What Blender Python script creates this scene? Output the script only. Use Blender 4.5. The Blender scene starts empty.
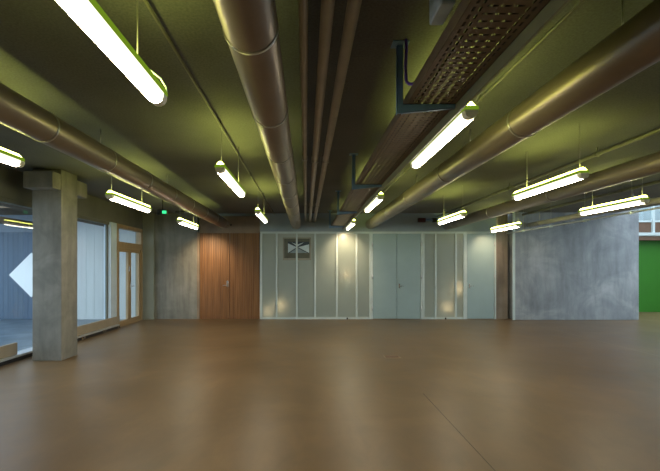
import bpy, math, random
from mathutils import Vector, Matrix
random.seed(7)
PI = math.pi
scene = bpy.context.scene
COL = scene.collection

# ------------------------------------------------------------------ materials
def new_mat(name):
    m = bpy.data.materials.new(name); m.use_nodes = True
    nt = m.node_tree; nt.nodes.clear()
    out = nt.nodes.new('ShaderNodeOutputMaterial')
    b = nt.nodes.new('ShaderNodeBsdfPrincipled')
    nt.links.new(b.outputs[0], out.inputs[0])
    return m, nt, b, out

def coords(nt, scale=(1, 1, 1)):
    tc = nt.nodes.new('ShaderNodeTexCoord'); mp = nt.nodes.new('ShaderNodeMapping')
    mp.inputs['Scale'].default_value = scale
    nt.links.new(tc.outputs['Object'], mp.inputs[0])
    return mp.outputs[0]

def noise(nt, vec, scale, detail=4, rough=.55, dist=0.0):
    n = nt.nodes.new('ShaderNodeTexNoise')
    n.inputs['Scale'].default_value = scale; n.inputs['Detail'].default_value = detail
    n.inputs['Roughness'].default_value = rough; n.inputs['Distortion'].default_value = dist
    nt.links.new(vec, n.inputs['Vector'])
    return n.outputs['Fac']

def ramp(nt, fac, stops):
    r = nt.nodes.new('ShaderNodeValToRGB')
    el = r.color_ramp.elements
    while len(el) < len(stops): el.new(.5)
    for e, (p, c) in zip(el, stops):
        e.position = p; e.color = (*c, 1) if len(c) == 3 else c
    nt.links.new(fac, r.inputs[0])
    return r.outputs[0]

def mix(nt, a, b, fac, mode='MIX'):
    m = nt.nodes.new('ShaderNodeMix'); m.data_type = 'RGBA'; m.blend_type = mode
    for v, i in ((fac, 0), (a, 6), (b, 7)):
        if hasattr(v, 'is_linked'): nt.links.new(v, m.inputs[i])
        else: m.inputs[i].default_value = (*v, 1) if isinstance(v, tuple) else v
    return m.outputs[2]

def bump(nt, b, h, strength=.2, dist=.01):
    n = nt.nodes.new('ShaderNodeBump'); n.inputs['Strength'].default_value = strength
    n.inputs['Distance'].default_value = dist
    nt.links.new(h, n.inputs['Height']); nt.links.new(n.outputs[0], b.inputs['Normal'])

def simple(name, col, rough=.5, metal=0.0, var=.12, scale=8, stretch=(1, 1, 1), bmp=0.0):
    m, nt, b, out = new_mat(name)
    v = coords(nt, stretch); f = noise(nt, v, scale)
    lo = tuple(c * (1 - var) for c in col); hi = tuple(min(1, c * (1 + var)) for c in col)
    nt.links.new(ramp(nt, f, [(.3, lo), (.7, hi)]), b.inputs['Base Color'])
    b.inputs['Roughness'].default_value = rough; b.inputs['Metallic'].default_value = metal
    if bmp: bump(nt, b, f, bmp)
    return m

def concrete(name, dark, mid, light, streak=6.0, rough=.75, blot=1.3, smix=.8):
    m, nt, b, out = new_mat(name)
    v1 = coords(nt, (1, 1, 1)); v2 = coords(nt, (streak, streak, .55))
    blots = noise(nt, v1, blot, 8, .62, .6)
    st = noise(nt, v2, 1.6, 6, .6)
    c1 = ramp(nt, blots, [(.28, dark), (.5, mid), (.74, light)])
    c2 = ramp(nt, st, [(.3, (.66, .66, .66)), (.5, (1, 1, 1)), (.75, (1.28, 1.28, 1.28))])
    nt.links.new(mix(nt, c1, c2, smix, 'MULTIPLY'), b.inputs['Base Color'])
    fine = noise(nt, v1, 40, 3)
    bump(nt, b, fine, .12, .004)
    b.inputs['Roughness'].default_value = rough
    return m

def emit(name, col, s):
    m, nt, b, out = new_mat(name)
    e = nt.nodes.new('ShaderNodeEmission'); e.inputs[0].default_value = (*col, 1); e.inputs[1].default_value = s
    nt.links.new(e.outputs[0], out.inputs[0])
    return m

LAMP_W = 44.0
LAMP_G = 27.0
M = {}
# floor: brown polished covering with sweeping cleaning marks
m, nt, b, out = new_mat('floor_brown')
v = coords(nt); big = noise(nt, v, .55, 5, .6, .8); med = noise(nt, coords(nt, (1.2, .5, 1)), 2.2, 6, .6, 1.2)
c = ramp(nt, big, [(.3, (.138, .090, .042)), (.55, (.176, .114, .055)), (.75, (.218, .145, .073))])
c2 = ramp(nt, med, [(.3, (.80, .80, .80)), (.7, (1.18, 1.17, 1.16))])
c = mix(nt, c, c2, .8, 'MULTIPLY')
wv = nt.nodes.new('ShaderNodeTexWave'); wv.wave_type = 'RINGS'; wv.inputs['Scale'].default_value = .55
wv.inputs['Distortion'].default_value = 9; wv.inputs['Detail'].default_value = 4
nt.links.new(coords(nt, (1, .45, 1)), wv.inputs[0])
sw = ramp(nt, wv.outputs['Fac'], [(.78, (1, 1, 1)), (.95, (1.10, 1.09, 1.08))])
c = mix(nt, c, sw, .7, 'MULTIPLY')
nt.links.new(c, b.inputs['Base Color'])
rr = nt.nodes.new('ShaderNodeMapRange'); rr.inputs[3].default_value = .31; rr.inputs[4].default_value = .43
nt.links.new(med, rr.inputs[0]); nt.links.new(rr.outputs[0], b.inputs['Roughness'])
b.inputs['Specular IOR Level'].default_value = .5
M['floor'] = m
# ceiling: dark grey wood-wool board with small blemishes
m, nt, b, out = new_mat('ceiling_grey')
v = coords(nt); a1 = noise(nt, v, .9, 6, .6); a2 = noise(nt, v, 55, 3)
c = ramp(nt, a1, [(.3, (.112, .116, .112)), (.7, (.162, .165, .157))])
c = mix(nt, c, ramp(nt, a2, [(.35, (.75, .75, .75)), (.65, (1.2, 1.2, 1.2))]), .7, 'MULTIPLY')
vo = nt.nodes.new('ShaderNodeTexVoronoi'); vo.inputs['Scale'].default_value = 1.1; nt.links.new(v, vo.inputs['Vector'])
c = mix(nt, c, ramp(nt, vo.outputs['Distance'], [(.02, (.4, .4, .4)), (.035, (1, 1, 1))]), 1.0, 'MULTIPLY')
nt.links.new(c, b.inputs['Base Color']); b.inputs['Roughness'].default_value = .85
bump(nt, b, a2, .25, .004)
M['ceiling'] = m
M['duct'] = simple('duct_steel', (.25, .205, .165), .38, .6, .08, 3)
M['duct_band'] = simple('band_steel', (.50, .48, .45), .3, .85, .06, 12)
M['pipe'] = simple('pipe_paint', (.42, .40, .365), .6, .0, .1, 5)
M['conduit'] = simple('conduit_paint', (.20, .20, .15), .4, .4, .1, 9)
M['wire'] = simple('wire_steel', (.45, .45, .43), .4, .8, .05, 9)
M['tray'] = simple('tray_brown', (.155, .115, .08), .55, .2, .18, 6)
M['bracket'] = simple('bracket_bluegrey', (.16, .30, .50), .5, .0, .12, 10)
M['box_grey'] = simple('box_bluegrey', (.45, .58, .68), .5, 0, .1, 10)
M['dark'] = simple('dark_plastic', (.018, .018, .018), .5, 0, .2, 10)
M['cable'] = simple('cable_black', (.03, .027, .025), .6, 0, .2, 10)
M['violet'] = simple('cable_violet', (.13, .06, .55), .5, 0, .2, 10)
M['white_frame'] = simple('frame_white', (.58, .68, .68), .45, 0, .06, 4)
M['steel_door'] = simple('door_greyblue', (.33, .45, .47), .42, 0, .04, 2)
M['upper_paint'] = simple('paint_bluegrey', (.30, .38, .42), .6, 0, .08, 2)
M['post_paint'] = simple('paint_olivegrey', (.25, .26, .20), .65, 0, .08, 2)
M['lintel_paint'] = simple('paint_darkolive', (.13, .13, .10), .7, 0, .12, 2)
M['handle'] = simple('handle_steel', (.70, .68, .64), .25, .9, .04, 10)
M['maroon'] = simple('maroon_plastic', (.06, .012, .016), .5, 0, .1, 10)
M['beige'] = simple('beige_panel', (.33, .27, .19), .55, 0, .08, 3)
M['alu'] = simple('aluminium', (.62, .65, .68), .35, .6, .05, 6)
M['blue_post'] = simple('post_paleblue', (.56, .66, .74), .5, 0, .06, 3)
M['rim_wood'] = simple('frame_timber', (.36, .25, .13), .5, 0, .15, 4, (6, 6, .6))
M['green'] = simple('green_paint', (.028, .20, .006), .6, 0, .06, 2)
M['gal_brown'] = simple('gallery_brown', (.15, .085, .05), .6, 0, .15, 4)
M['lock_paint'] = simple('lintel_brownconcrete', (.24, .18, .125), .75, 0, .2, 2.2)
M['shell'] = simple('plain_grey', (.20, .19, .17), .8, 0, .08, 2)
M['conc'] = concrete('concrete_column', (.15, .145, .125), (.22, .21, .18), (.31, .29, .25), 4, .75, 2.0, .6)
M['conc_left'] = concrete('concrete_left', (.14, .145, .13), (.20, .205, .18), (.27, .27, .24), 5)
M['conc_strip'] = concrete('concrete_strip', (.17, .145, .12), (.25, .215, .18), (.33, .29, .25), 7)
M['slab'] = concrete('slab_grey', (.20, .225, .245), (.30, .33, .352), (.49, .51, .525), 3, .45, 1.1, .7)
M['terrace'] = concrete('terrace_paving', (.05, .075, .10), (.085, .12, .155), (.18, .22, .26), 2, .35, 1.6)
M['clad_dark'] = simple('cladding_blue', (.055, .095, .150), .5, 0, .12, 2, (5, 5, .4))
M['clad_pale'] = simple('cladding_pale', (.52, .56, .56), .5, 0, .05, 2, (5, 5, .4))
M['sky_band'] = simple('sky_band_blue', (.17, .22, .28), .5, 0, .06, 2)  # dim sky tone put on a flat band
M['sign_white'] = simple('sign_white', (.80, .83, .84), .5, 0, .02, 3)
M['concrete_soffit'] = simple('soffit_brown', (.14, .10, .06), .8, 0, .1, 2)
# red-brown timber slats
m, nt, b, out = new_mat('slat_timber')
g = noise(nt, coords(nt, (9, 9, .35)), 2.0, 6, .6); 
c = ramp(nt, g, [(.28, (.122, .056, .019)), (.5, (.205, .096, .033)), (.72, (.295, .148, .056))])
nt.links.new(c, b.inputs['Base Color']); b.inputs['Roughness'].default_value = .5
bump(nt, b, g, .15, .004)
M['timber'] = m
# translucent twin-wall sheet
m, nt, b, out = new_mat('translucent_sheet')
v = coords(nt, (1, 1, 1)); f = noise(nt, v, .8, 4)
nt.links.new(ramp(nt, f, [(.3, (.33, .41, .385)), (.7, (.40, .47, .44))]), b.inputs['Base Color'])
b.inputs['Roughness'].default_value = .28; b.inputs['Specular IOR Level'].default_value = .6
wv = nt.nodes.new('ShaderNodeTexWave'); wv.inputs['Scale'].default_value = 14; nt.links.new(v, wv.inputs[0])
bump(nt, b, wv.outputs['Fac'], .08, .003)
tl = nt.nodes.new('ShaderNodeBsdfTranslucent'); tl.inputs[0].default_value = (.75, .74, .66, 1)
ms = nt.nodes.new('ShaderNodeMixShader'); ms.inputs[0].default_value = .22
nt.links.new(b.outputs[0], ms.inputs[1]); nt.links.new(tl.outputs[0], ms.inputs[2]); nt.links.new(ms.outputs[0], out.inputs[0])
M['sheet'] = m
# clear glass
m, nt, b, out = new_mat('clear_glass'); nt.nodes.remove(b)
t = nt.nodes.new('ShaderNodeBsdfTransparent'); t.inputs[0].default_value = (.90, .95, .97, 1)
gl = nt.nodes.new('ShaderNodeBsdfGlossy'); gl.inputs['Roughness'].default_value = .01
fr = nt.nodes.new('ShaderNodeFresnel'); fr.inputs[0].default_value = 1.5
mx = nt.nodes.new('ShaderNodeMixShader')
ge = nt.nodes.new('ShaderNodeNewGeometry'); sb = nt.nodes.new('ShaderNodeMath'); sb.operation = 'SUBTRACT'; sb.inputs[0].default_value = 1
nt.links.new(ge.outputs['Backfacing'], sb.inputs[1])
ml = nt.nodes.new('ShaderNodeMath'); ml.operation = 'MULTIPLY'; nt.links.new(fr.outputs[0], ml.inputs[0]); nt.links.new(sb.outputs[0], ml.inputs[1])
nt.links.new(ml.outputs[0], mx.inputs[0]); nt.links.new(t.outputs[0], mx.inputs[1]); nt.links.new(gl.outputs[0], mx.inputs[2])
nt.links.new(mx.outputs[0], out.inputs[0])
M['glass'] = m
M['lamp'] = emit('lamp_diffuser', (1.0, .88, .66), LAMP_W)
M['lamp_flank'] = emit('lamp_diffuser_flank', (1.0, .92, .74), 1.5)
M['lamp_top'] = emit('lamp_green_top', (.58, .61, .12), LAMP_G)
M['lamp_side'] = emit('lamp_green_side', (.24, .40, .02), .55)
M['lamp_cap'] = simple('lamp_endcap', (.75, .72, .58), .35, 0, .1, 30)
M['exit'] = emit('exit_green', (.05, .9, .30), 1.2)
M['pic_dark'] = simple('pic_dark', (.10, .11, .085), .5, 0, .2, 6)
M['pic_border'] = simple('pic_border', (.30, .30, .25), .5, 0, .08, 6)
M['pic_light'] = simple('pic_light', (.50, .62, .68), .4, 0, .08, 6)
M['pic_mid'] = simple('pic_mid', (.22, .30, .35), .4, 0, .15, 6)
M['pic_navy'] = simple('pic_navy', (.03, .05, .075), .4, 0, .15, 6)

# ------------------------------------------------------------------ mesh helper
class MB:
    def __init__(s): s.v = []; s.f = []; s.sm = []
    def add(s, vs, fs, smooth=False):
        o = len(s.v); s.v += [tuple(p) for p in vs]
        s.f += [tuple(i + o for i in f) for f in fs]; s.sm += [smooth] * len(fs); return s
    def box(s, x0, x1, y0, y1, z0, z1, ch=0.0):
        if ch <= 0:
            vs = [(x, y, z) for x in (x0, x1) for y in (y0, y1) for z in (z0, z1)]
            return s.add(vs, [(0, 1, 3, 2), (4, 6, 7, 5), (0, 4, 5, 1), (2, 3, 7, 6), (0, 2, 6, 4), (1, 5, 7, 3)])
        vs = []; idx = {}
        X = (x0, x1); Y = (y0, y1); Z = (z0, z1); sg = (1, -1)
        for i in (0, 1):
            for j in (0, 1):
                for k in (0, 1):
                    for a in range(3):
                        p = [X[i] + sg[i] * (ch if a != 0 else 0), Y[j] + sg[j] * (ch if a != 1 else 0), Z[k] + sg[k] * (ch if a != 2 else 0)]
                        idx[i, j, k, a] = len(vs); vs.append(p)
        fs = []
        for i in (0, 1):
            fs.append([idx[i, 0, 0, 0], idx[i, 0, 1, 0], idx[i, 1, 1, 0], idx[i, 1, 0, 0]])
            fs.append([idx[0, i, 0, 1], idx[1, i, 0, 1], idx[1, i, 1, 1], idx[0, i, 1, 1]])
            fs.append([idx[0, 0, i, 2], idx[0, 1, i, 2], idx[1, 1, i, 2], idx[1, 0, i, 2]])
            for j in (0, 1):
                fs.append([idx[i, j, 0, 0], idx[i, j, 1, 0], idx[i, j, 1, 1], idx[i, j, 0, 1]])
                fs.append([idx[i, 0, j, 0], idx[i, 1, j, 0], idx[i, 1, j, 2], idx[i, 0, j, 2]])
                fs.append([idx[0, i, j, 1], idx[1, i, j, 1], idx[1, i, j, 2], idx[0, i, j, 2]])
                for k in (0, 1):
                    fs.append([idx[i, j, k, 0], idx[i, j, k, 1], idx[i, j, k, 2]])
        return s.add(vs, fs)
    def tube(s, pts, r, n=12, caps=True):
        pts = [Vector(p) for p in pts]; rings = []
        d0 = (pts[1] - pts[0]).normalized()
        up = Vector((0, 0, 1)) if abs(d0.z) < .9 else Vector((1, 0, 0))
        u = d0.cross(up).normalized(); vs = []
        for i, p in enumerate(pts):
            d = (pts[min(i + 1, len(pts) - 1)] - pts[max(i - 1, 0)]).normalized()
            u = (u - d * u.dot(d)).normalized(); w = d.cross(u)
            vs += [p + r * (math.cos(2 * PI * k / n) * u + math.sin(2 * PI * k / n) * w) for k in range(n)]
        fs = [(i * n + k, i * n + (k + 1) % n, (i + 1) * n + (k + 1) % n, (i + 1) * n + k) for i in range(len(pts) - 1) for k in range(n)]
        s.add(vs, fs, True)
        if caps: 
            o = len(s.v) - len(vs)
            s.f += [tuple(o + k for k in range(n))[::-1], tuple(o + (len(pts) - 1) * n + k for k in range(n))]; s.sm += [False, False]
        return s
    def prism_y(s, prof, y0, y1, smooth=False):
        n = len(prof)
        vs = [(x, y0, z) for x, z in prof] + [(x, y1, z) for x, z in prof]
        s.add(vs, [(k, (k + 1) % n, n + (k + 1) % n, n + k) for k in range(n)], smooth)
        o = len(s.v) - 2 * n
        s.f += [tuple(o + k for k in range(n))[::-1], tuple(o + n + k for k in range(n))]; s.sm += [False, False]
        return s
    def plate(s, poly, y0, y1):                       # polygon in x-z, thickness in y
        return s.prism_y(poly, y0, y1)
    def build(s, name, mat, parent=None):
        me = bpy.data.meshes.new(name); me.from_pydata(s.v, [], s.f)
        me.materials.append(mat)
        for p, q in zip(me.polygons, s.sm): p.use_smooth = q
        import bmesh
        bm = bmesh.new(); bm.from_mesh(me); bmesh.ops.recalc_face_normals(bm, faces=bm.faces); bm.to_mesh(me); bm.free()
        o = bpy.data.objects.new(name, me); COL.objects.link(o)
        if parent: o.parent = parent
        return o

def tag(o, label, cat, group=None, kind=None):
    o['label'] = label; o['category'] = cat
    if group: o['group'] = group
    if kind: o['kind'] = kind
    return o
def thing(name, label, cat, loc=(0, 0, 0), group=None, kind=None):
    o = bpy.data.objects.new(name, None); COL.objects.link(o); o.location = loc; o.empty_display_size = .1
    return tag(o, label, cat, group, kind)
def copy_tree(o, parent=None):
    c = o.copy(); COL.objects.link(c)
    if parent: c.parent = parent
    for ch in list(o.children): copy_tree(ch, c)
    return c

E = 1.56          # eye height
H = 3.20          # ceiling
YB = 12.72        # back wall plane
XG = -4.90        # window plane
YN = -6.0         # wall behind the viewer

# ------------------------------------------------------------------ setting
tag(MB().box(-5.2, 15, YN, 15.2, -.2, 0).build('floor', M['floor']), 'brown polished floor with faint sweeping scuffs', 'floor', kind='structure')
tag(MB().box(-5.15, 9.1, YN, 12.9, H, H + .25).build('ceiling', M['ceiling']), 'dark grey ceiling lit yellow-green above the lights', 'ceiling', kind='structure')

wl = MB(); wl.box(-5.12, XG, 3.2, 12.72, 2.70, H); wl.box(-5.12, XG, YN, 3.2, 0, H)
tag(wl.build('wall_left', M['lintel_paint']), 'dark olive wall band above the left windows', 'wall', kind='structure')
tag(MB().box(-5.12, -4.575, 12.60, 12.90, 0, H).build('wall_corner', M['post_paint']), 'narrow olive-grey post beside the glass door', 'wall', kind='structure')
tag(MB().box(-4.575, -3.29, YB, 12.92, 0, H).build('wall_back_left', M['conc_left']), 'bare grey concrete wall left of the timber door', 'wall', kind='structure')
wt = MB().box(-3.215, -1.40, YB, 12.92, 2.605, 3.115)
tag(wt.build('wall_above_timber_door', M['lock_paint']), 'brown concrete band above the timber double door', 'wall', kind='structure')
wu = MB().box(-1.40, 5.76, YB, 12.92, 2.63, H); wu.box(-3.29, -1.40, YB + .06, 12.92, 3.115, H); wu.box(-3.29, 6.11, 12.92, 12.96, 0, H); wu.box(6.0, 6.4, 13.9, 14.0, 0, H)
tag(wu.build('wall_back', M['upper_paint']), 'blue-grey painted wall above the translucent partition', 'wall', kind='structure')
tag(MB().box(5.76, 6.11, YB, 13.9, 0, H).build('wall_back_right', M['conc_strip']), 'narrow brownish concrete strip right of the single steel door', 'wall', kind='structure')
sl = MB(); sl.box(6.22, 9.91, 12.50, 14.0, 0, 3.34, .008)
tag(sl.build('wall_slab', M['slab']), 'large mottled blue-grey concrete wall slab on the right', 'wall', kind='structure')
tag(MB().box(6.14, 6.215, 12.47, 12.50, 0, H, .006).build('trim_1', M['white_frame']), 'pale metal edge post of the grey wall slab', 'trim', kind='structure')
tag(MB().box(-3.29, -3.215, 12.68, 12.90, 0, 2.62, .004).build('trim_2', M['lock_paint']), 'pale upright trim left of the timber door', 'trim', kind='structure')
# gap strip behind slab, side closures
tag(MB().box(-5.12, 15, YN - .2, YN, 0, 4.6).build('wall_behind', M['shell']), 'plain grey wall opposite the partition', 'wall', kind='structure')
wr = MB().box(15, 15.2, 10.5, 15.2, 0, 5.0); wr.box(15, 15.2, YN, 10.5, 0, .35); wr.box(15, 15.2, YN, 10.5, 4.4, 5.0); wr.box(15, 15.2, YN, -5.0, .35, 4.4)
w2 = thing('window_added', 'unseen tall windows added at the far right for daylight', 'window', (15, 0, 0), kind='structure')  # window bays added out of view to bring side daylight into the room
f2 = MB()
for k in range(7): f2.box(.03, .15, -5.0 + 2.57 * k, -4.92 + 2.57 * k, .35, 4.4)
f2.build('frame', M['white_frame'], w2)
MB().box(.085, .095, -4.92, 10.5, .35, 4.4).build('pane', M['glass'], w2)
tag(wr.build('wall_right', M['shell']), 'plain grey wall at the far right', 'wall', kind='structure')
tag(MB().box(9.1, 9.3, YN, 12.5, H, 5.0).build('wall_upstand', M['shell']), 'upstand at the edge of the low ceiling', 'wall', kind='structure')
tag(MB().box(6.3, 15, 14.72, 14.92, 0, 2.52).build('wall_green', M['green']), 'bright green wall seen past the grey slab', 'wall', kind='structure')
tag(MB().box(9.3, 15, YN, 4.5, 5.0, 5.2).build('ceiling_hall', M['shell']), 'high ceiling of the hall on the right', 'ceiling', kind='structure')

# gallery window above the green wall
gw = thing('window_3', 'gallery glazing with white rail above the green wall', 'window', (0, 14.5, 0), kind='structure')
MB().box(9.6, 15, -.05, .4, 2.50, 2.64).build('beam', M['gal_brown'], gw)
MB().box(9.6, 15, -.10, .02, 2.66, 2.76).build('rail', M['white_frame'], gw)
MB().box(9.6, 15, .08, .12, 2.76, 3.13).build('lower_panel', M['gal_brown'], gw)
MB().box(9.6, 15, .04, .12, 3.13, 3.19).build('transom', M['white_frame'], gw)
for x in (10.55, 11.98, 13.4): MB().box(x, x + .07, .0, .1, 2.76, 4.6).build('mullion', M['white_frame'], gw)
MB().box(9.6, 15, .07, .08, 3.19, 4.6).build('pane', M['glass'], gw)
tag(MB().box(6.3, 15, 15.2, 15.4, 2.5, 5.0).build('wall_far', M['clad_pale']), 'pale wall beyond the gallery glazing', 'wall', kind='structure')

# ------------------------------------------------------------------ left window wall
w1 = thing('window_1', 'tall window bay left of the glass door, partly behind the column', 'window', (XG, 0, 0), kind='structure')
f = MB(); f.box(-.14, -.02, 3.2, 10.5, 2.63, 2.70)
for y in (3.23, 5.0, 8.3): f.box(-.14, -.02, y - .03, y + .03, .1, 2.63)
f.build('frame', M['lintel_paint'], w1)
MB().box(-.16, .08, 3.2, 10.83, .0, .065).build('shade_plinth', M['dark'], w1)  # black stands in for the shaded gap under the sill
MB().box(-.14, .10, 3.2, 10.83, .065, .10, .004).build('sill', M['alu'], w1)
for y0, y1 in ((3.26, 4.97), (5.03, 8.27), (8.33, 10.5)):
    MB().box(-.085, -.075, y0, y1, .10, 2.63).build('pane', M['glass'], w1)
MB().box(-.10, -.05, 10.46, 10.50, .1, 2.63).build('jamb', M['lintel_paint'], w1)
MB().box(-.14, .02, 10.50, 10.83, .1, 2.70).build('post', M['blue_post'], w1)
for y0, y1 in ((3.4, 7.07), (8.75, 10.95)):
    MB().box(-.005, .045, y0, y1, .102, .30, .004).build('infill_panel', M['beige'], w1)
ft = MB()
for y in (9.0, 9.95, 10.72):
    ft.box(.085, .11, y - .02, y + .02, 0, .075); ft.box(.085, .11, y + .08, y + .12, 0, .075)
ft.build('foot', M['handle'], w1)

d1 = thing('door_1', 'timber framed glass double door with transom in the left wall', 'door', (XG, 0, 0), kind='structure')
f = MB(); f.box(-.12, .03, 10.83, 10.93, 0, 2.70); f.box(-.12, .03, 12.42, 12.52, 0, 2.70)
f.box(-.12, .03, 10.93, 12.42, 2.60, 2.70); f.box(-.12, .03, 10.93, 12.42, 2.08, 2.24); f.box(-.12, .03, 10.93, 12.42, 0, .03)
f.build('frame', M['rim_wood'], d1)
MB().box(-.06, -.05, 10.93, 12.42, 2.24, 2.60).build('transom_pane', M['glass'], d1)
for y0, y1 in ((10.93, 11.675), (11.675, 12.42)):
    lf = MB(); lf.box(-.07, 0, y0 + .005, y0 + .095, .03, 2.08); lf.box(-.07, 0, y1 - .095, y1 - .005, .03, 2.08)
    lf.box(-.07, 0, y0 + .095, y1 - .095, .03, .14); lf.box(-.07, 0, y0 + .095, y1 - .095, 1.98, 2.08)
    l = lf.build('leaf', M['rim_wood'], d1)
    MB().box(-.04, -.03, y0 + .095, y1 - .095, .14, 1.98).build('pane', M['glass'], l)
h = MB(); h.box(0, .012, 11.70, 11.74, .95, 1.13, .003); h.tube([(.012, 11.72, 1.04), (.05, 11.72, 1.04), (.055, 11.735, 1.04), (.055, 11.85, 1.04)], .010, 10)
h.build('handle', M['handle'], d1)
h = MB(); h.box(0, .012, 11.61, 11.65, 1.44, 1.60, .003); h.tube([(.012, 11.63, 1.55), (.045, 11.63, 1.55), (.045, 11.63, 1.46)], .008, 8)
h.build('bolt', M['handle'], d1)

tag(MB().box(-16, -5.15, 11.2, 13.0, 3.15, 3.3).build('shade_soffit', M['concrete_soffit']), 'brown soffit added over the terrace to shade the cladding top', 'ceiling', kind='structure')  # overhang added to darken the outside cladding towards its top
# terrace outside the windows
tag(MB().box(-16, -5.2, YN, 13.0, -.2, -.005).build('ground_terrace', M['terrace']), 'blue-grey terrace paving outside the windows', 'ground', kind='structure')
cd = MB(); x = -16.0
while x < -7.35: cd.box(x, x + .145, 12.62, 12.66, 0, 2.62); x += .15
cd.box(-16, -7.35, 12.66, 12.9, 0, 2.62)
tag(cd.build('wall_outside_blue', M['clad_dark']), 'blue vertical cladding across the terrace', 'wall', kind='structure')
tag(MB().box(-16, -7.35, 12.70, 12.9, 2.62, 3.6).build('sky_band_outside', M['sky_band']), 'light blue band in place of the sky above the blue cladding', 'wall', kind='structure')  # flat band stands in for the pale sky over the cladding
for x, lb in ((-5.95, 'brown timber beam outside just beyond the window glass'), (-8.40, 'brown timber beam outside farther out over the terrace')):
    o = MB().box(x, x + .22, 4.0, 12.61, 2.76, 2.93, .01).build('terrace_beam', M['concrete_soffit']); tag(o, lb, 'beam')
cd = MB(); x = -7.35
while x < -5.2: cd.box(x, x + .245, 12.62, 12.66, 0, 3.6); x += .25
cd.box(-7.35, -5.15, 12.66, 12.9, 0, 3.6)
tag(cd.build('wall_outside_pale', M['clad_pale']), 'pale vertical cladding outside beside the glass door', 'wall', kind='structure')
dx, dz, r = -8.24, 1.335, .665
tag(MB().plate([(dx - r, dz), (dx, dz - r), (dx + r, dz), (dx, dz + r)], 12.59, 12.619).build('diamond_sign', M['sign_white']),
    'white diamond sign on the blue wall outside, half hidden by the column', 'sign')

# ------------------------------------------------------------------ timber door
d2 = thing('door_2', 'red-brown slatted timber double door', 'door', (0, YB, 0), kind='structure')
for x0, x1 in ((-3.21, -2.315), (-2.305, -1.41)):
    lf = MB(); lf.box(x0, x1, .03, .06, .005, 2.60)
    n = 13; p = (x1 - x0) / n
    for k in range(n): lf.box(x0 + k * p + .004, x0 + (k + 1) * p - .006, .005 + .006 * (k % 3 == 1), .03, .005, 2.60)
    lf.build('leaf', M['timber'], d2)
h = MB(); h.box(-2.41, -2.35, -.006, .006, .98, 1.16, .002); h.tube([(-2.38, -.006, 1.02), (-2.38, -.05, 1.02), (-2.395, -.055, 1.02), (-2.50, -.055, 1.02)], .011, 10)
h.tube([(-2.375, -.004, 1.12), (-2.375, -.022, 1.12)], .022, 14)
h.build('handle', M['handle'], d2)
hk = MB().box(-2.29, -2.25, -.035, -.0, 2.82, 2.88, .006); 
tag(hk.build('door_sensor', M['dark']), 'tiny dark sensor on the brown band above the timber door', 'sensor').location = (0, YB, 0)

# ------------------------------------------------------------------ translucent partition and steel doors
def partition(name, label, mulls, kick=True):
    t = thing(name, label, 'partition', (0, YB, 0), kind='structure')
    x0, x1 = mulls[0], mulls[-1]
    f = MB(); f.box(x0 - .03, x1 + .03, -.03, .05, 2.585, 2.645); f.box(x0 - .03, x1 + .03, -.03, .05, 0, .055)
    f.build('frame', M['white_frame'], t)
    for k, x in enumerate(mulls):
        w = .032 if k in (0, len(mulls) - 1) else .026
        MB().box(x - w, x + w, -.035, .05, .055, 2.585, .004).build('mullion', M['white_frame'], t)
    for a, c in zip(mulls, mulls[1:]): MB().box(a + .02, c - .02, .0, .02, .055, 2.585).build('pane', M['sheet'], t)
    return t
partition('wall_partition', 'translucent six-panel partition with white uprights right of the timber door', [-1.355, -.89, -.28, .275, .93, 1.53, 1.945])
partition('wall_partition', 'narrow translucent three-panel partition between the two steel doors', [3.55, 3.92, 4.53, 4.79])

def steel_door(name, label, x0, x1, splits, hinges, hx):
    t = thing(name, label, 'door', (0, YB, 0), kind='structure')
    f = MB(); f.box(x0 - .045, x0, -.03, .05, 0, 2.645); f.box(x1, x1 + .045, -.03, .05, 0, 2.645); f.box(x0, x1, -.03, .05, 2.585, 2.645)
    f.build('frame', M['white_frame'], t)
    for a, c in zip(splits, splits[1:]): MB().box(a + .006, c - .006, -.022, .03, .01, 2.58, .004).build('leaf', M['steel_door'], t)
    for x in hinges:
        for z in (.32, 1.28, 2.26): MB().tube([(x, -.036, z - .06), (x, -.036, z + .06)], .015, 10).build('hinge', M['alu'], t)
    h = MB(); h.box(hx - .02, hx + .02, -.030, -.022, .93, 1.07, .002); sgn = 1
    h.tube([(hx, -.03, 1.0), (hx, -.065, 1.0), (hx + .01, -.07, 1.0), (hx + .11, -.07, 1.0)], .010, 10)
    h.build('handle', M['handle'], t)
    return t
steel_door('door_3', 'pale blue-grey steel double door in the middle of the back wall', 2.02, 3.47, [2.02, 2.745, 3.47], (2.005, 3.485), 2.82)
steel_door('door_4', 'pale blue-grey single steel door at the right end of the partition', 4.87, 5.70, [4.87, 5.70], (5.70,), 4.94)

# little framed opening behind the uprights
pc = thing('framed_window', 'small dark framed inset with pale blue bow-tie shape high in the translucent partition', 'window', (0, YB - .001, 0))
MB().box(-.70, .15, -.012, -.001, 1.78, 2.47).build('frame', M['pic_border'], pc)
MB().box(-.66, .11, -.016, -.012, 1.84, 2.43).build('backing', M['pic_dark'], pc)
def tri(pts, mat, y): MB().plate(pts, y - .003, y).build('pale_shape', mat, pc)
x0, x1, z0, z1, cx, cz = -.545, .095, 2.00, 2.34, -.262, 2.175
MB().box(x0, x1, -.018, -.016, z0, z1).build('blue_field', M['pic_navy'], pc)
tri([(x0, z0), (cx - .02, cz), (x0, z1 - .05)], M['pic_light'], -.018)
tri([(x1, z0), (x1, z1 - .08), (cx + .02, cz)], M['pic_light'], -.018)
tri([(x0 + .05, z0), (x1 - .05, z0), (cx, cz - .02)], M['pic_mid'], -.018)
tri([(cx - .18, z1 - .02), (cx, cz + .02), (cx + .20, z1 - .02), (cx, cz + .08)], M['pic_light'], -.018)

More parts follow.
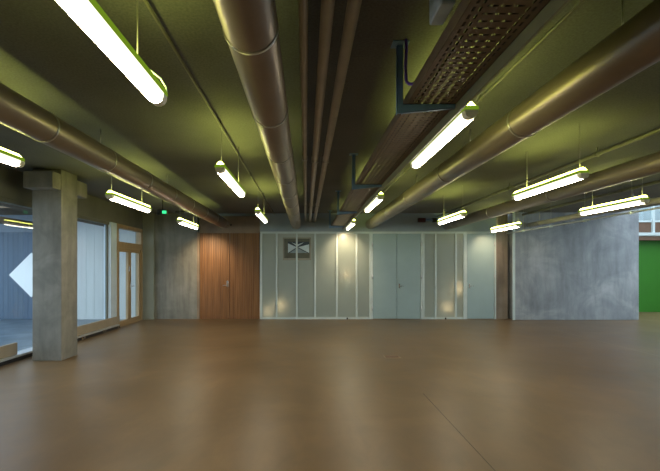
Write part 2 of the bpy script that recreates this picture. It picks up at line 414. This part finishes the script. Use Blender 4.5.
for x, nm in ((1.24, 'small black door stop at the foot of the six-panel partition'), (4.20, 'small black door stop at the foot of the three-panel partition')):
    s = MB(); s.tube([(0, 0, 0), (0, 0, .045)], .022, 12); s.tube([(0, 0, .045), (0, 0, .055)], .016, 12)
    o = s.build('door_stop', M['dark']); o.location = (x, YB - .09, 0); tag(o, nm, 'door stop', 'door stops at the partition')
o = MB().box(3.38, 3.60, -.09, 0, 2.93, 3.05, .008).build('alarm_box', M['maroon']); o.location = (0, YB, 0)
tag(o, 'dark maroon box on the blue-grey wall above the steel double door', 'box')
s = thing('pipe_stub', 'short grey pipe with dark collar beside the maroon box above the doors', 'pipe', (0, YB, 0))
MB().tube([(3.60, -.045, 2.99), (4.05, -.045, 2.99)], .035, 12).build('tube', M['bracket'], s)
MB().box(3.82, 3.94, -.10, 0, 2.93, 3.05, .008).build('collar', M['dark'], s)

# ------------------------------------------------------------------ column
cl = thing('concrete_column', 'square bare concrete column with corbels in front of the left windows', 'column', (-4.325, 7.255, 0))
MB().box(-.245, .245, -.245, .245, 0, H - .001, .008).build('shaft', M['conc'], cl)
MB().box(-.245, .235, -.475, -.245, 2.85, 3.12, .008).build('corbel', M['conc'], cl)
MB().box(-.245, .235, .245, .60, 2.85, 3.12, .008).build('corbel', M['conc'], cl)

# ------------------------------------------------------------------ ducts and pipes
def duct(x, z, r, y0, y1, joints, label, hang=True, n=40):
    t = thing('ventilation_duct', label, 'duct', (x, y0, z), 'round ventilation ducts under the ceiling')
    MB().tube([(0, 0, 0), (0, y1 - y0, 0)], r, n).build('duct_pipe', M['duct'], t)
    for j in joints:
        MB().tube([(0, j - y0 - .012, 0), (0, j - y0 + .012, 0)], r + .006, n).build('joint_band', M['duct_band'], t)
    if hang:
        y = y0 + 1.0
        while y < y1 - .3:
            hb = MB().tube([(0, y - .012 - .0, r + .001), (0, y - .012, H - z - .0005)], .005, 8)
            hb.build('hanger', M['wire'], t); y += 2.4
    return t
J = [2.26 + 1.19 * k for k in range(-4, 9)]
duct(-.298, E + 1.30, .147, -4, 12.70, J, 'brown-grey round duct running down the middle of the ceiling')
duct(-2.44, E + 1.31, .145, -4, 12.45, [j + .45 for j in J], 'brown-grey round duct along the left side near the column')
duct(1.95, E + 1.31, .147, -4, 12.70, [1.75 + 2.0 * k for k in range(-2, 6)], 'brown-grey round duct right of the cable tray')
duct(4.27, E + 1.27, .128, -4, 12.70, [4.85 + 2.4 * k for k in range(-3, 4)], 'brown-grey round duct above the right-hand suspended lights, second right of the cable tray')
def pipe(name, x, z, r, y0, y1, label, mat='pipe', cat='pipe', group=None, clips=()):
    t = thing(name, label, cat, (x, y0, z), group)
    MB().tube([(0, 0, 0), (0, y1 - y0, 0)], r, 20).build('tube', M[mat], t)
    for y in clips:
        c = MB(); c.box(-r - .008, r + .008, y - y0 - .015, y - y0 + .015, -r - .004, r + .004, .003); c.tube([(0, y - y0, r), (0, y - y0, H - z - .0005)], .008, 8)
        c.build('clip', M['wire' if mat != 'conduit' else 'conduit'], t)
    return t
CL = (-2.5, 1.2, 5.5, 9.5, 12.3)
pipe('ceiling_pipe', -.016, E + 1.43, .027, -4, 12.70, 'thin pale brown pipe right beside the central duct, first of three', group='three parallel pipes', clips=CL)
pipe('ceiling_pipe', .117, E + 1.41, .037, -4, 12.70, 'middle one of the three parallel pale brown pipes', group='three parallel pipes', clips=CL)
pipe('ceiling_pipe', .257, E + 1.41, .038, -4, 12.70, 'pale brown pipe nearest the cable tray, third of the three parallel pipes', group='three parallel pipes', clips=CL)
pipe('conduit', -.955, E + 1.585, .011, -4, 12.70, 'thin conduit on the ceiling above the left row of lights', 'conduit', 'conduit', clips=(-2, 0.5, 2.2, 4.7, 7.2, 9.7, 12))
pipe('conduit', 3.97, E + 1.545, .026, -4, 12.70, 'thin dark conduit between the two right ducts', 'conduit', 'conduit', clips=(-2, 1.2, 3.4, 5.73, 8.2, 10.7))
pipe('conduit', 1.66, E + 1.60, .010, -4, 12.70, 'hair-thin conduit between the cable tray and the right duct', 'conduit', 'conduit', clips=(-2, 1, 4, 7, 10))
pipe('ceiling_pipe', 6.62, E + 1.26, .062, -4, 12.45, 'pipe at the far right above the last row of lights', group=None, clips=(-2, 1.5, 5, 8.5, 11.9))
pipe('conduit', 6.42, E + 1.56, .032, -4, 12.45, 'dark conduit on the ceiling at the far right', 'conduit', 'conduit', clips=(-2, 1.5, 5, 8.5))
rl = pipe('rail', 5.95, E + 1.005, .017, -4, 12.46, 'thin suspended rail with clamps in front of the grey wall slab', 'alu', 'rail')
for y in (-2.5, -.02, 2.5, 5.12, 6.4, 7.67, 8.96, 10.2, 11.5):
    c = MB(); c.box(-.028, .028, y + 4 - .035, y + 4 + .035, -.032, .022, .005)
    k = c.build('clamp', M['white_frame'], rl)
    MB().tube([(0, y + 4, .022), (0, y + 4, H - E - 1.005 - .0005)], .004, 6).build('rod', M['wire'], k)

# ------------------------------------------------------------------ cable tray
TX0, TX1, TZ = .742, 1.098, E + 1.20
tr = thing('cable_tray', 'wide brown perforated cable tray hanging between the ducts', 'cable tray', (0, 0, TZ))
pl = MB(); y = .6
W = TX1 - TX0
edge = [.030, .044, .060, .074]                      # two lengthwise slot columns near each edge
def strip(xs, y0, y1):
    for a, c in xs: pl.add([(TX0 + a, y0, 0), (TX0 + c, y0, 0), (TX0 + c, y1, 0), (TX0 + a, y1, 0)], [(0, 1, 2, 3)])
P = .060
rows = int((12.55 - y) / P)
for k in range(rows):
    y0 = y + k * P; s0 = .012
    sh = .035 * (k % 2)
    sl_ = [.090 + .061 * i for i in range(3)]
    xs = [(0, sl_[0])] + [(a + .052, c) for a, c in zip(sl_, sl_[1:])] + [(sl_[-1] + .052, W)]
    strip(xs, y0, y0 + s0)
    e = edge; wl_ = W
    strip([(0, e[0]), (e[1], e[2]), (e[3], W - e[3]), (W - e[2], W - e[1]), (W - e[0], W)], y0 + s0, y0 + P - .012)
    strip([(0, W)], y0 + P - .012, y0 + P)
pl.build('perforated_base', M['tray'], tr)
for x in (TX0, TX1):
    sgn = 1 if x == TX0 else -1
    MB().box(min(x, x + sgn * .004), max(x, x + sgn * .004), .6, .6 + rows * P, 0, .075).build('side_rail', M['tray'], tr)
for k in range(6):
    pts = [(TX0 + .04 + .055 * k + .006 * math.sin(y * 1.3 + k), y, TZ + .016 + .0) for y in [.62 + .6 * i for i in range(20)]]
    tag(MB().tube(pts, .0145, 8).build('cable', M['cable']), 'black cable lying in the perforated cable tray', 'cable', 'cables lying in the tray')
BL = ['nearest bracket', 'second bracket', 'third bracket', 'last bracket']
for k, y in enumerate((3.08, 6.07, 9.0, 12.1)):
    b_ = thing('tray_bracket', ('blue-grey cantilever bracket holding the cable tray, nearest and largest', 'blue-grey cantilever bracket under the cable tray, second one from the violet cable',
               'blue-grey cantilever bracket under the cable tray, second from the back wall', 'small blue-grey cantilever bracket under the cable tray close to the back wall')[k], 'bracket', (.69, y, TZ), 'brackets under the cable tray')
    p = MB(); p.box(-.022, .022, -.003, .003, -.07, H - TZ - .0005); p.box(-.022, -.018, -.003, .038, -.07, H - TZ - .0005); p.box(.018, .022, -.003, .038, -.07, H - TZ - .0005)
    p.box(-.06, .06, -.05, .05, H - TZ - .008, H - TZ - .0005)
    p.build('post', M['bracket'], b_)
    a = MB(); a.prism_y([(.022, -.001), (.022, -.065), (.405, -.030), (.405, -.001)], .0, .004)
    a.box(.022, .405, .0, .040, -.005, -.001); a.prism_y([(.022, -.065), (.405, -.030), (.405, -.026), (.022, -.061)], 0, .028)
    a.build('arm', M['bracket'], b_)
vc = [(.72, 3.02, H - .001), (.722, 3.02, 3.12), (.718, 3.025, 3.0), (.722, 3.02, 2.90), (.735, 3.0, 2.87), (.762, 2.96, 2.855), (.80, 2.90, 2.82)]
tag(MB().tube(vc, .011, 8).build('cable', M['violet']), 'violet cable dropping from the ceiling beside the nearest bracket', 'cable')
jb = thing('junction_box', 'grey-blue box on the side of the cable tray at the photo top edge', 'box', (.70, 2.16, TZ + .10))
MB().box(-.038, .038, -.09, .10, 0, .20, .006).build('housing', M['box_grey'], jb)
MB().box(-.030, .030, -.098, -.09, .03, .17, .004).build('lid', M['steel_door'], jb)
MB().tube([(0, 0, .2), (0, 0, H - TZ - .10 - .0005)], .012, 8).build('conduit_drop', M['wire'], jb)
tag(MB().box(1.0995, 1.118, -4, 12.60, TZ - .075, TZ + .06, .003).build('trunking', M['conduit']), 'slim dark trunking along the edge of the perforated tray beside the light row', 'trunking')

# ------------------------------------------------------------------ fluorescent lights
LL = 1.58
def light(label, group, loc, drop, loop=False):
    t = thing('fluorescent_light', label, 'light', loc, group)
    h = MB().prism_y([(-.058, .012), (.058, .012), (.057, .030), (.052, .046), (-.052, .046), (-.057, .030)], -LL / 2 + .012, LL / 2 - .012)
    h.build('housing', M['lamp_side'], t)
    MB().prism_y([(-.046, .046), (.046, .046), (.012, .082), (-.012, .082)], -LL / 2 + .03, LL / 2 - .03).build('green_cover', M['lamp_top'], t)
    pr = [(-.050, .012), (-.047, -.014), (-.034, -.036), (-.012, -.046), (.012, -.046), (.034, -.036), (.047, -.014), (.050, .012)]
    MB().prism_y(pr, -LL / 2 + .062, LL / 2 - .062, True).build('diffuser', M['lamp_flank'], t)
    MB().prism_y([(-.038, -.0340), (-.013, -.0485), (.013, -.0485), (.038, -.0340)], -LL / 2 + .062, LL / 2 - .062).build('lens', M['lamp'], t)
    for s in (-1, 1):
        c = [(x * .98, z) for x, z in pr]
        a, e_ = sorted((s * (LL / 2 - .062), s * LL / 2))
        MB().prism_y(c, a, e_).build('end_cap', M['lamp_cap'], t)
        MB().tube([(0, -.70 if s < 0 else .45, .081), (0, -.70 if s < 0 else .45, drop - .0005)], .002 if s < 0 else .004, 6).build('suspension_wire', M['wire'], t)
    if loop:
        a = LL / 2
        MB().tube([(.0, a - .30, .056), (.02, a - .2, .085), (.035, a - .08, .095), (.045, a - .01, .07), (.045, a + .01, .035), (.03, a - .01, .02)], .005, 8).build('power_cable', M['white_frame'], t)
    return t
ZL = E + 1.05
dr = H - ZL
g = 'light row left of the central duct'
light('large bright tube light cut by the photo top edge, left of the central duct', g, (-.915, 1.83, ZL), dr, True)
light('tube light midway along the row left of the central duct', g, (-.915, 5.24, ZL), dr)
light('small far tube light in front of the wall between timber door and partition', g, (-.915, 8.70, ZL), dr)
g = 'light row beside the cable tray'
ZA = E + 1.12
light('big tube light hung beside the cable tray at its nearest bracket', g, (1.188, 3.80, ZA), H - ZA)
light('tube light beside the cable tray near its second bracket', g, (1.188, 7.44, ZA), H - ZA)
light('smallest tube light at the back end of the cable tray', g, (1.188, 11.2, ZA), H - ZA)
g = 'light row along the window wall'
light('tube light cut by the photo left edge, in front of the column', g, (-2.88, 3.44, ZL), dr)
light('tube light above the window just past the column', g, (-2.88, 6.92, ZL), dr)
light('tube light above the bare concrete wall left of the timber door', g, (-2.88, 10.3, ZL), dr)
g = 'light row under the second right duct'
light('long tube light hung in front of the second right duct', g, (3.13, 5.50, ZL), dr)
light('shorter looking tube light at the back end of the second right duct', g, (3.13, 9.08, ZL), dr)
g = 'light row at the far right'
light('tube light overlapping the top of the grey wall slab', g, (5.30, 7.32, ZL), dr)
light('small tube light above the brownish concrete strip', g, (5.30, 11.2, ZL), dr)
# the same rows carry on over the part of the room behind the viewer
def tube_lamp(x, y):
    for up in (0, 1):
        d = bpy.data.lights.new('tube_lamp', 'AREA'); d.shape = 'RECTANGLE'; d.size = .1; d.size_y = 1.5
        d.color = (.58, .72, .03) if up else (1, .90, .70)
        d.energy = (.6 * LAMP_G if up else .45 * LAMP_W) * .115 * PI
        o = bpy.data.objects.new('tube_lamp', d); COL.objects.link(o); o.location = (x, y, ZL + (.05 if up else -.05))
        if up: o.rotation_euler = (PI, 0, 0)
for x, ys in ((1.125, (.1,)), (3.13, (2.0,)), (5.30, (3.8,))):
    for y in ys: tube_lamp(x, y)

# added unseen spots past the lamp ends throw warm scallops on the back wall
for x, y, ex, cone in ((1.188, 12.02, 8, 100), (5.42, 12.06, 3.5, 90), (-2.95, 11.55, 15, 90)):
    d = bpy.data.lights.new('scallop_spot', 'SPOT'); d.energy = ex * 9; d.color = (1, .72, .42); d.spot_size = math.radians(cone); d.spot_blend = 1.0; d.shadow_soft_size = .04
    o = bpy.data.objects.new('scallop_spot', d); COL.objects.link(o); o.location = (x, y, ZL - .02)
    o.rotation_euler = (Vector((0, -1.0, .95))).to_track_quat('Z', 'Y').to_euler()
for x, z, en in ((-.78, .42, 5), (-1.15, .25, 3), (4.30, .35, 5), (4.62, .95, 6), (1.25, 1.35, 4)):   # added hidden lamps make warm patches show through the translucent sheets
    d = bpy.data.lights.new('added_glow_lamp', 'POINT'); d.energy = en * 2.4; d.color = (1, .70, .42); d.shadow_soft_size = .02
    o = bpy.data.objects.new('added_glow_lamp', d); COL.objects.link(o); o.location = (x, 12.89, z)
# exit light, small ceiling box
ex = thing('exit_light', 'small dark exit light with glowing green lens above the glass door', 'light', (-3.39, 9.93, 2.80))
MB().box(-.12, .12, -.03, .03, 0, .13, .008).build('housing', M['dark'], ex)
MB().box(.00, .10, -.036, -.03, .03, .10, .002).build('lens', M['exit'], ex)
MB().tube([(0, 0, .13), (0, 0, H - 2.80 - .0005)], .012, 10).build('stem', M['dark'], ex)
cb = thing('ceiling_box', 'small dark box under the ceiling above the light by the timber door', 'box', (-3.3, 11.0, 2.98))
MB().box(-.11, .11, -.06, .06, 0, .06, .006).build('housing', M['dark'], cb)
MB().tube([(0, 0, .06), (0, 0, H - 2.98 - .0005)], .008, 8).build('stem', M['wire'], cb)
MB().tube([(.11, 0, .02), (.48, 0, .0)], .010, 8).build('spigot', M['wire'], cb)

# floor box and floor joint
fb = thing('floor_box', 'flush metal floor outlet lid in the middle of the floor', 'floor outlet', (1.50, 7.33, 0))
MB().box(-.12, .12, -.10, .10, .0, .003, .001).build('lid', M['gal_brown'], fb)
rm = MB(); rm.box(-.13, .13, -.11, -.10, 0, .004); rm.box(-.13, .13, .10, .11, 0, .004); rm.box(-.13, -.12, -.10, .10, 0, .004); rm.box(.12, .13, -.10, .10, 0, .004)
rm.build('rim', M['beige'], fb)
fl = bpy.data.objects['floor']
MB().box(1.448, 1.454, 1.2, 5.2, 0, .0006).build('joint', M['cable'], fl)
MB().box(6.20, 6.225, 6.6, 12.44, 0, .0006).build('joint', M['beige'], fl)

# ------------------------------------------------------------------ daylight
w = bpy.data.worlds.new('World'); scene.world = w; w.use_nodes = True
bg = w.node_tree.nodes['Background']; bg.inputs[0].default_value = (.76, .88, 1.0, 1); bg.inputs[1].default_value = 3.0

# ------------------------------------------------------------------ camera
F = 420.0
cam = bpy.data.cameras.new('camera'); co = bpy.data.objects.new('camera', cam); COL.objects.link(co)
co.location = (0, 0, E); co.rotation_euler = (PI / 2, 0, 0)
cam.sensor_fit = 'HORIZONTAL'; cam.sensor_width = 36; cam.lens = F / 660 * 36
cam.shift_x = 24 / 660; cam.shift_y = 32 / 660
cam.clip_start = .05; cam.clip_end = 200
scene.camera = co
vs = scene.view_settings
vs.view_transform = 'Standard'; vs.look = 'None'; vs.gamma = 1; vs.use_curve_mapping = False; vs.exposure = 0.15
